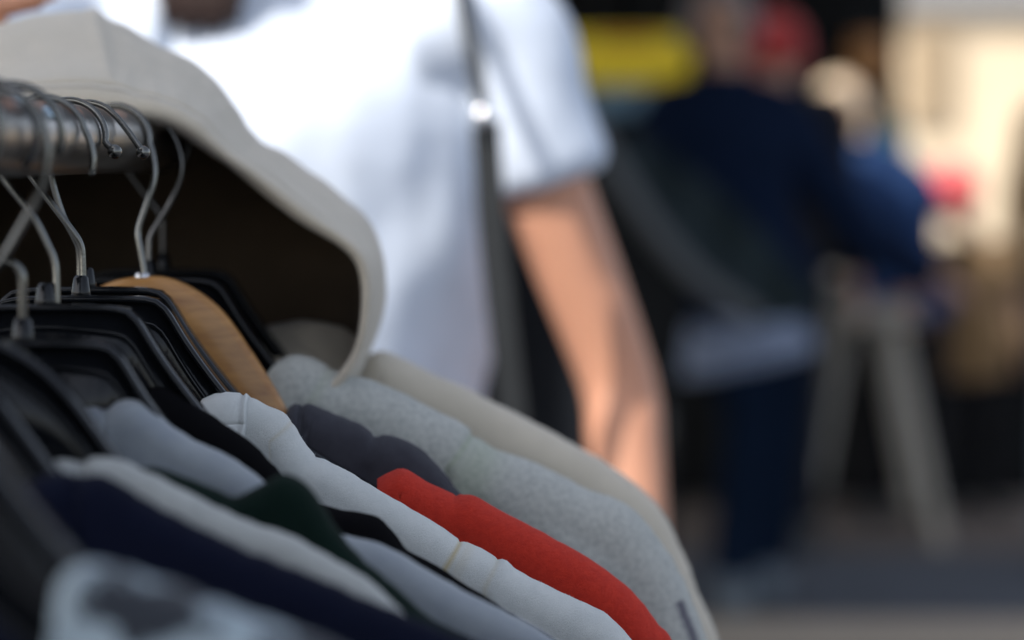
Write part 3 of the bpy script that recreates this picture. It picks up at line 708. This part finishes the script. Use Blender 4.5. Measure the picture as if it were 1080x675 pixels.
# ------------------------------------------------------------------ garments
def garment(name, label, cat, mat, ridge, d, ext, r=.009, r_tip=None, thick=.0012, fd=.085, bd=.018, opn=.010, length=.66, collar=None, collar_w=.018,
            seams=(), sleeve_w=.16, wr=1.0, mark=None, kindg='clothes hanging on the rail', seed=0, yaw=0.0, att=(), zoff=0.0, side=.25, neckx=None, colthick=.0022):
    """shell over the hanger: ridge = pixels of the shoulder line from the neck outwards at depth d, ext = further steps (dx, dz) in metres"""
    W_ = [P(px, py, d) for px, py in ridge]
    pts = [(p.x, p.z) for p in W_]
    Y0 = sum(p.y for p in W_) / len(W_)
    for dx, dz in ext: pts.append((pts[-1][0] + dx, pts[-1][1] + dz))
    NR = 210
    Rg = cr(pts, NR)
    xn, zn = Rg[0]
    a = xn - X0; xe, ze = Rg[-1]
    zb = zn - length; zarm = zn - .26
    tipi = min(range(NR), key=lambda i: abs(Rg[i][0] - (X0 + .205)))
    L = [0]
    for p, q in zip(Rg, Rg[1:]): L.append(L[-1] + math.dist(p, q))
    root = empty(name, (X0, Y0, zn), label, cat, kindg)
    bm = bmesh.new()
    seam_l = bm.verts.layers.float.new('seam'); mark_l = bm.verts.layers.float.new('mark')
    ARC, SH = 7, 34
    NK = 26
    rt = r_tip or r
    def bottom(i):
        if i <= tipi:
            f = i / tipi; return (xn + (X0 + side - xn) * f, zb)
        f = (i - tipi) / (NR - 1 - tipi)
        A = (X0 + side, zb); Bp = (X0 + .205, zarm); Cc = (xe - sleeve_w * .85, ze - sleeve_w * .25)
        if f < .35: g = f / .35; return (A[0] + (Bp[0] - A[0]) * g, A[1] + (Bp[1] - A[1]) * g)
        g = (f - .35) / .65; return (Bp[0] + (Cc[0] - Bp[0]) * g, Bp[1] + (Cc[1] - Bp[1]) * g)
    cols = []   # (top point, arc end, bottom, seamval, s) for front(-1) and back(+1); mirror -1/+1
    def col(side_s, mir, i=None, phi=None):
        out = []
        if i is not None:
            x, z = Rg[i]; s = L[i]
            rr = r + (rt - r) * sm(s / .25)
            g = 0; sv = 0
            for (ss, wd, dp, tint) in seams:
                e = math.exp(-((s - ss) / wd) ** 2); g -= dp * e; sv = max(sv, tint * e)
            rr2 = rr
            bx, bz = bottom(i); nk = 1.0
            jit = .0006 * wr * nz(s * 160, seed) + .0013 * wr * nz(s * 45, seed + 3)
            # normal of the ridge
            x0_, z0_ = Rg[max(0, i - 2)]; x1_, z1_ = Rg[min(NR - 1, i + 2)]
            t = Vector((x1_ - x0_, z1_ - z0_)).normalized(); n_ = Vector((-t.y, t.x))
            if n_.y < 0 and t.x > 0: n_ = -n_
            top = Vector((x, z)) + n_ * (jit + g)
            for k in range(ARC):
                th = (k / (ARC - 1)) * pi / 2
                q = top - n_ * (rr2 * (1 - cos(th)))
                out.append((q.x, side_s * rr2 * sin(th), q.y))
            st = top - n_ * rr2
            yst = rr2; ref = s
        else:
            c_, sn = cos(phi), sin(phi)
            x = X0 + a * c_; dip = fd if side_s < 0 else bd
            z = zn - r - (dip - r) * sn ** 1.5; yst = r + opn * sn
            sv = 0; st = Vector((x, z))
            for k in range(ARC): out.append((x, side_s * yst, z))
            bx, bz = (X0 + (xn - X0) * c_, zb); ref = -(1 - c_) * a
        for k in range(1, SH + 1):
            t = (k / SH) ** 1.5
            x = st.x + (bx - st.x) * t; z = st.y + (bz - st.y) * t
            dist = t * (st.y - bz)
            fl = .0035 * sm(dist / .12)
            f1 = nz(x * 22 + seed * 3.1, dist * 3, side_s * 4 + seed) * .010 * sm(dist / .30) * wr
            f2 = nz(x * 60 + z * 30, dist * 22, seed + side_s) * .0016 * wr * sm(dist / .01)
            f3 = nz((x + z * .9) * 38, (x - z) * 9, seed + 7) * .0028 * wr * sm(dist / .015)
            gv = 0
            for (ss, wd, dp, tint) in seams:
                if i is not None: gv -= dp * math.exp(-((L[i] - ss) / wd) ** 2) * (1 - sm(dist / .2))
            out.append((x, side_s * max(.002, yst + fl + f1 + f2 + f3 + gv * .8), z))
        if mir < 0: out = [(2 * X0 - x, y_, z) for x, y_, z in out]
        return out, sv, (i is not None), (L[i] if i is not None else ref)
    for side_s in (-1, 1):
        seq = [col(side_s, -1, i=i) for i in range(NR - 1, -1, -3)]
        seq += [col(side_s, -1, phi=pi / 2 * k / NK) for k in range(1, NK)]
        seq += [col(side_s, 1, phi=pi / 2 * k / NK) for k in range(NK, 0, -1)]
        seq += [col(side_s, 1, i=i) for i in range(0, NR)]
        V = []
        for (pl, sv, isr, s) in seq:
            cv = []
            for k, (x, y_, z) in enumerate(pl):
                v = bm.verts.new((x, Y0 + y_ + yaw * (x - X0), z + zoff)); v[seam_l] = sv * (1 if k < ARC + 14 else 0)
                if mark: v[mark_l] = mark(x, y_, z, s)
                cv.append(v)
            V.append(cv)
        for A, B_ in zip(V, V[1:]):
            for k in range(len(A) - 1):
                f = (A[k], A[k + 1], B_[k + 1], B_[k])
                try: bm.faces.new(f if side_s > 0 else f[::-1])
                except ValueError: pass
    bmesh.ops.remove_doubles(bm, verts=bm.verts, dist=.00005)
    bmesh.ops.recalc_face_normals(bm, faces=bm.faces)
    o = mk('body', bm, mat, root)
    sd_ = o.modifiers.new('thickness', 'SOLIDIFY'); sd_.thickness = thick; sd_.offset = 0
    if collar:
        bm = bmesh.new(); rings = []; cw = min(collar_w, a * .5); seq = []
        for sx_, sy_ in ((1, 1), (-1, -1)):            # right arc + back edge, then left arc + front edge
            for k in range(15):
                th = radians(-90 + 180 * k / 14) * sy_
                o_ = Vector((sx_ * a, r * sin(th), zn - r + r * cos(th))); i_ = Vector((sx_ * (a - cw), r * .85 * sin(th), zn - r * 1.05 + r * .85 * cos(th)))
                seq.append((o_, i_, Vector((0, sin(th), cos(th)))))
            dip = bd if sy_ > 0 else fd
            for k in range(1, 60):
                ps = pi * k / 60; c_, sn = cos(ps) * sx_, sin(ps)
                yy = sy_ * (r + opn * sn); z = zn - r - (dip - r) * sn ** 1.5
                o_ = Vector((a * c_, yy, z)); i_ = Vector(((a - cw) * c_, yy * .85, z + cw * .9 * sm(sn * 1.2) - .0005))
                seq.append((o_, i_, Vector((0, sy_, .25 * sn)).normalized()))
        seq.append(seq[0])
        for i, (o_, i_, nn) in enumerate(seq):
            prof = []
            for t, h in ((0, .0000), (.04, .0010), (.10, .0001), (.2, .0016), (.45, .0024), (.7, .0020), (.88, .0009), (.94, .0007), (1.0, -.0008)):
                p = o_.lerp(i_, t) + nn * h
                prof.append(Vector((X0 + p.x, Y0 + p.y + yaw * p.x, p.z + zoff + .0005 * nz(i * .25, t * 2, seed))))
            rings.append(prof)
        loft(bm, rings, cap=False, closed=False)
        bmesh.ops.remove_doubles(bm, verts=bm.verts, dist=.00002)
        bmesh.ops.recalc_face_normals(bm, faces=bm.faces)
        o2 = mk('collar', bm, collar, root)
        sd_ = o2.modifiers.new('thickness', 'SOLIDIFY'); sd_.thickness = colthick; sd_.offset = 0
    return root

def fuzz(root, mat, n, ln, zmin, seed, w=.00005):
    body = [c for c in root.children if c.name.startswith('body')][0]
    rnd = random.Random(seed); me = body.data; vs = me.vertices; off = root.location
    cand = [p for p in me.polygons if p.center.y < .014 and p.center.x + off.x > X0 + .03 and p.center.z + off.z > zmin]
    ar = []; t = 0
    for p in cand: t += p.area; ar.append(t)
    import bisect
    bm = bmesh.new()
    for i in range(n):
        p = cand[min(len(cand) - 1, bisect.bisect(ar, rnd.random() * t))]
        q = [vs[k].co for k in p.vertices]; a, b = rnd.random(), rnd.random()
        c = q[0].lerp(q[1], a).lerp(q[-1].lerp(q[-2], a), b)
        nn = p.normal.normalized()
        if nn.y > .3 and nn.z < .2: nn = -nn
        if nn.z < -.2: nn = -nn
        d1 = (nn * .8 + Vector((rnd.gauss(0, .8), rnd.gauss(0, .8), rnd.gauss(0, .8)))).normalized(); l = ln * rnd.uniform(.4, 1.2)
        d2 = (d1 + Vector((rnd.gauss(0, .7), rnd.gauss(0, .7), rnd.gauss(0, .7)))).normalized()
        c0 = c + nn * .0003; m_ = c0 + d1 * l * .5; e = m_ + d2 * l * .5
        sx = Vector((w, 0, w * .5)) if abs(d1.x) < .7 else Vector((0, 0, w))
        v = [bm.verts.new(k) for k in (c0 - sx, c0 + sx, m_ + sx, m_ - sx, e)]
        bm.faces.new((v[0], v[1], v[2], v[3])); bm.faces.new((v[3], v[2], v[4]))
    for v in bm.verts: v.co += off
    o = mk('fuzz', bm, mat, root, flat=True); o['kind'] = 'stuff'

white_m = cloth('white_jersey', (.60, .625, .62), (.54, .57, .57), scale=90, fine=1100, bump=.55, marks=[('seam', (.50, .43, .27))])
rib_m = cloth('white_rib', (.62, .645, .64), (.56, .59, .59), scale=90, fine=1300, bump=.5)
red_m = cloth('red_fleece', (.64, .034, .014), (.55, .024, .010), scale=300, fine=1000, bump=.8, sheen=.08)
char_m = cloth('charcoal_jersey', (.046, .047, .060), (.036, .037, .048), scale=120, fine=1000, bump=.4, sheen=.08)
fleece_m = cloth('grey_melange_fleece', (.55, .57, .54), (.36, .385, .375), scale=420, fine=900, bump=1.0, sheen=.3, mel=(.40, .66), weave=False, marks=[('seam', (.30, .40, .20)), ('mark', (.02, .015, .06))])
hood_shade_m = cloth('hood_inside_shade_brown', (.10, .072, .048), scale=40, fine=700, bump=.3, sheen=.1)  # dark brown painted on the hood's inner side, stands in for its deep shade
hood_m = cloth('beige_sweatshirt', (.52, .47, .385), (.48, .435, .355), scale=40, fine=900, bump=.3, sheen=.3)
black_m = cloth('black_jersey', (.005, .005, .006), scale=60, fine=900, bump=.4, sheen=.0)
black_m.node_tree.nodes['Principled BSDF'].inputs['Specular IOR Level'].default_value = .03
green_m = cloth('dark_green_cotton', (.004, .013, .010), scale=60, fine=900, bump=.3, sheen=.04)
grey_m = cloth('blue_grey_cotton', (.27, .30, .33), (.23, .26, .30), scale=60, fine=900, bump=.3)
cream_m = cloth('off_white_cotton', (.40, .415, .405), scale=60, fine=900, bump=.3)
navy_m = cloth('navy_cotton', (.004, .006, .018), scale=60, fine=900, bump=.3, sheen=.03)
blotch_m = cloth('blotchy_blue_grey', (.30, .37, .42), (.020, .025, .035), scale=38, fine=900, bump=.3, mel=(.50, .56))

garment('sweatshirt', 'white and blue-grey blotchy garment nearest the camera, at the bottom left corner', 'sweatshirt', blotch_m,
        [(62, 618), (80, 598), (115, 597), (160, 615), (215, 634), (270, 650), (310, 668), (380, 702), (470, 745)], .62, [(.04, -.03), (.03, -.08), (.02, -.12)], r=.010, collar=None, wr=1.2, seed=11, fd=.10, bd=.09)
garment('sweatshirt', 'navy blue garment below the pale strip at the lower left', 'sweatshirt', navy_m,
        [(85, 506), (105, 503), (150, 526), (200, 553), (260, 582), (330, 610), (400, 640), (470, 668), (560, 712)], .775, [(.035, -.03), (.03, -.08), (.02, -.12)], r=.009, collar=navy_m, seed=9)
garment('shirt', 'off-white garment showing as a pale strip directly above the navy one', 'shirt', cream_m,
        [(88, 492), (98, 483), (125, 486), (165, 503), (205, 524), (250, 545), (300, 566), (345, 588), (385, 612), (412, 636), (460, 690), (500, 730)], .815, [(.05, -.03), (.04, -.08), (.02, -.12)], r=.008, collar=cream_m, seed=8)
garment('shirt', 'dark green shirt with a peaked fold between the grey and white shirts', 'shirt', green_m,
        [(150, 497), (165, 494), (205, 508), (242, 524), (262, 520), (285, 507), (303, 502), (322, 511), (345, 543), (372, 582), (420, 625), (480, 670)], .848, [(.06, -.03), (.04, -.08), (.02, -.12)], r=.008, collar=green_m, seed=7)
garment('shirt', 'blue-grey shirt with a stiff collar edge in front of the black shirt', 'shirt', grey_m,
        [(112, 436), (126, 424), (146, 423), (170, 441), (196, 461), (232, 478), (266, 500), (310, 535), (350, 560), (400, 577), (450, 603), (500, 632), (556, 660), (600, 690)], .885, [(.03, -.02), (.03, -.08), (.02, -.12)], r=.008, collar=grey_m, seed=6, wr=.8)
garment('shirt', 'black shirt whose lumpy shoulder runs in front of the white shirt', 'shirt', black_m,
        [(158, 412), (175, 409), (205, 427), (240, 450), (268, 470), (286, 492), (310, 515), (335, 530), (362, 540), (388, 546), (405, 552), (418, 568), (432, 583), (462, 600), (490, 619), (522, 638), (560, 662), (600, 690)], .94, [(.03, -.02), (.03, -.08), (.02, -.12)], r=.009, collar=black_m, seed=5)
wt = garment('t_shirt', 'white ribbed-neck shirt in sharp focus between the black shirt and the red sweater', 't-shirt', white_m,
        [(262, 419), (280, 427), (300, 438), (312, 452), (322, 467), (333, 480), (345, 487), (372, 502), (400, 519), (430, 537), (452, 549), (466, 556), (480, 567), (496, 577), (512, 585), (545, 603), (585, 624), (625, 643), (645, 655), (668, 682), (690, 712)], 1.0,
        [(.02, -.07), (.02, -.08)], r=.010, r_tip=.012, collar=rib_m, seed=1, seams=[(.0385, .0014, .0008, .0), (.1075, .0010, .0010, 1.0), (.1115, .0022, -.0006, .25), (.1245, .0011, .0012, .35), (.1285, .0022, -.0005, .0), (.021, .0009, .0003, .35)], thick=.0014, collar_w=.019)
rs = garment('sweater', 'bright red sweater between the white shirt and the grey fleece', 'sweater', red_m,
        [(400, 506), (412, 500), (427, 497), (450, 510), (475, 521), (484, 523), (500, 525), (540, 547), (580, 568), (620, 592), (652, 614), (672, 633), (692, 660), (712, 690)], 1.048,
        [(.018, -.06), (.02, -.08), (.01, -.08)], r=.011, r_tip=.013, collar=None, seed=2, seams=[(.0365, .0012, .0010, 0), (.041, .001, .0008, 0)], thick=.002, opn=.006, wr=.45, fd=.07, collar_w=.006)
garment('shirt', 'charcoal grey shirt on the wooden hanger', 'shirt', char_m,
        [(318, 431), (324, 427), (332, 428), (352, 437), (380, 449), (397, 458), (420, 463), (446, 478), (466, 497), (484, 522), (520, 550), (570, 580), (620, 610), (650, 650)], 1.098,
        [(.02, -.06), (.02, -.08), (.01, -.08)], r=.011, collar=char_m, seed=3, seams=[(.0375, .0018, .0022, 0)], thick=.0015, collar_w=.006)
def fmark(x, y_, z, s):
    return 1.0 if (.238 < s < .29 and -.0138 < y_ < -.0105) else 0.0
fl = garment('sweatshirt', 'light grey speckled fleece with a green tinged neck behind the red sweater', 'sweatshirt', fleece_m,
        [(285, 396), (296, 383), (314, 377), (335, 382), (352, 392), (368, 399), (390, 403), (430, 420), (470, 442), (492, 455), (502, 463), (512, 470), (540, 482), (580, 500), (620, 518), (650, 532), (676, 551), (700, 580), (722, 625), (742, 675)], 1.150,
        [(.015, -.06), (.02, -.08), (.01, -.08)], r=.016, r_tip=.018, collar=None, seed=4, seams=[(.0335, .002, .0016, .2), (.108, .0016, .0022, .55), (.116, .010, .0, .28)], thick=.003, wr=1.3, mark=fmark, opn=.008)
hood_root = garment('hoodie', 'beige hoodie on the far end of the rail with its hood gaping over the hooks', 'hoodie', hood_m,
        [(375, 392), (392, 376), (410, 374), (450, 394), (500, 416), (560, 447), (620, 480), (664, 509), (690, 534), (710, 568), (732, 620), (757, 682)], 1.245,
        [(.015, -.06), (.02, -.08), (.01, -.08)], r=.016, r_tip=.020, collar=None, seed=12, thick=.003, wr=.8)

fuzz(wt, white_m, 16000, .0011, 1.05, 1)
fuzz(rs, red_m, 14000, .0012, 1.05, 2)
fuzz(fl, fleece_m, 16000, .0022, 1.05, 3, .00009)
# the hood: closed rings from the hem inside the opening, round the rim and back over the crown
def hood():
    rim = [(-72, 200), (-55, 150), (0, 120), (60, 114), (112, 118), (168, 124), (200, 138), (232, 162), (262, 184), (320, 230), (362, 256), (380, 276), (386, 305), (384, 340), (376, 372), (355, 402), (320, 425), (240, 442), (100, 442), (-35, 400), (-72, 300)]
    sil = [(-112, 200), (-98, 120), (-40, 42), (20, 18), (60, 12), (104, 13), (112, 18), (150, 40), (196, 66), (236, 96), (262, 138), (300, 166), (345, 198), (379, 227), (398, 255), (406, 292), (401, 335), (388, 370), (370, 412), (330, 440), (240, 462), (100, 465), (-60, 430), (-115, 300)]
    n = 160
    def ringp(pl, d):
        q = cr(pl + [pl[0]], n + 1)[:-1]
        return q
    R0 = ringp(rim, 0); Sx = ringp(sil, 0)
    # align by angle around the middle
    def byang(q, cx=150, cy=240):
        import bisect
        an = sorted([(math.atan2(y - cy, x - cx), x, y) for x, y in q]); an = [(an[-1][0] - 2 * pi, an[-1][1], an[-1][2])] + an + [(an[0][0] + 2 * pi, an[0][1], an[0][2])]
        out = []; ks = [k[0] for k in an]
        for i in range(n):
            t = -pi + 2 * pi * (i + .5) / n; j = max(1, min(len(an) - 1, bisect.bisect(ks, t))); a, b = an[j - 1], an[j]
            f = (t - a[0]) / max(1e-9, b[0] - a[0]); out.append((a[1] + (b[1] - a[1]) * f, a[2] + (b[2] - a[2]) * f))
        return out
    A = byang(R0); Bs = byang(Sx)
    def mix(f, d, shrink=1.0, c=(150, 250), lo=0):
        out = []
        for i, ((x, y), (u, v)) in enumerate(zip(A, Bs)):
            X = x + (u - x) * f; Y = y + (v - y) * f
            X = c[0] + (X - c[0]) * shrink; Y = c[1] + (Y - c[1]) * shrink
            p = P(X, Y, d)
            t = i / n
            w = nz(cos(2 * pi * t) * 3, sin(2 * pi * t) * 3, d * 16) * .0035 + nz(cos(2 * pi * t) * 9, sin(2 * pi * t) * 9, d * 40) * .0025
            out.append(p + Vector((w * .5, 0, w)) * min(1, f))
        return out
    dR = 1.135
    spec = [(-.10, dR + .034, 1), (-.08, dR + .020, 1), (-.03, dR + .006, 1), (.03, dR, 1), (.12, dR + .001, 1), (.20, dR + .003, 1), (.24, dR + .010, 1), (.255, dR + .017, 1), (.27, dR + .013, 1), (.34, dR + .022, 1), (.50, dR + .050, 1), (.75, dR + .080, 1), (.92, dR + .105, 1), (1.0, dR + .130, 1.0), (1.0, dR + .155, .99), (1.0, dR + .180, .96), (1.0, dR + .2, .90), (1.0, dR + .215, .8), (1.0, dR + .225, .66), (1.0, dR + .23, .45), (1, dR + .232, .2), (1, dR + .232, .04)]
    # keep the silhouette where the photograph has it although the rings lie deeper: rings are given in pixels at their own depth
    bm = bmesh.new()
    rings = [mix(f, d, s_) for f, d, s_ in spec]
    # centre seam ridge at the crown (pixel ~105, y 15..110) and soft radial folds
    for ri, ring in enumerate(rings):
        f = spec[ri][0]
        for i, p in enumerate(ring):
            ux, uy = Bs[i]
            if f > .3 and uy < 60:
                g = math.exp(-((ux - 104) / 5.0) ** 2); p.z += .0050 * g * min(1, f)
                g2 = math.exp(-((ux - 113) / 5.0) ** 2); p.z -= .0060 * g2 * min(1, f)
    st = bmesh.new(); line = [a_.lerp(b_, .5) + Vector((0, -.0022, .0006)) for a_, b_ in zip(rings[5], rings[6])]
    dense = cr([tuple(q) for q in line], 900)
    for i in range(0, 896, 3):
        tube(st, [Vector(dense[i]), Vector(dense[i + 1]), Vector(dense[i + 2])], .0005, 5)
    mk('hem_stitching', st, M['thread'], hood_root)
    loft(bm, rings, cap=True)
    bm.faces.ensure_lookup_table()
    bmesh.ops.delete(bm, geom=[f for f in bm.faces if len(f.verts) > 10 and f.calc_center_median().y < 1.25], context='FACES_ONLY')
    o = mk('hood', bm, hood_m, hood_root)
    m_ = o.modifiers.new('sub', 'SUBSURF'); m_.levels = 1; m_.render_levels = 1
    m_ = o.modifiers.new('thickness', 'SOLIDIFY'); m_.thickness = .003; m_.offset = 0; m_.material_offset = SHADE_SLOT
    o.data.materials.append(hood_shade_m)
SHADE_SLOT = 1
hood()
def hood_neck():
    top = cr([(236, 402), (252, 372), (280, 353), (320, 345), (356, 350), (378, 366), (388, 392)], 50)
    bm = bmesh.new(); rows = []
    for j in range(14):
        t = j / 13
        rows.append([P(x + (312 - x) * .12 * t, y + t * 70 + 2.5 * nz(i * .25, t * 3), 1.262 - .035 * sin(t * pi * .5) + .004 * nz(i * .15, t * 4)) for i, (x, y) in enumerate(top)])
    loft(bm, rows, cap=False, closed=False); o = mk('inner_neck', bm, hood_m, hood_root)
    m_ = o.modifiers.new('thickness', 'SOLIDIFY'); m_.thickness = .004
hood_neck()
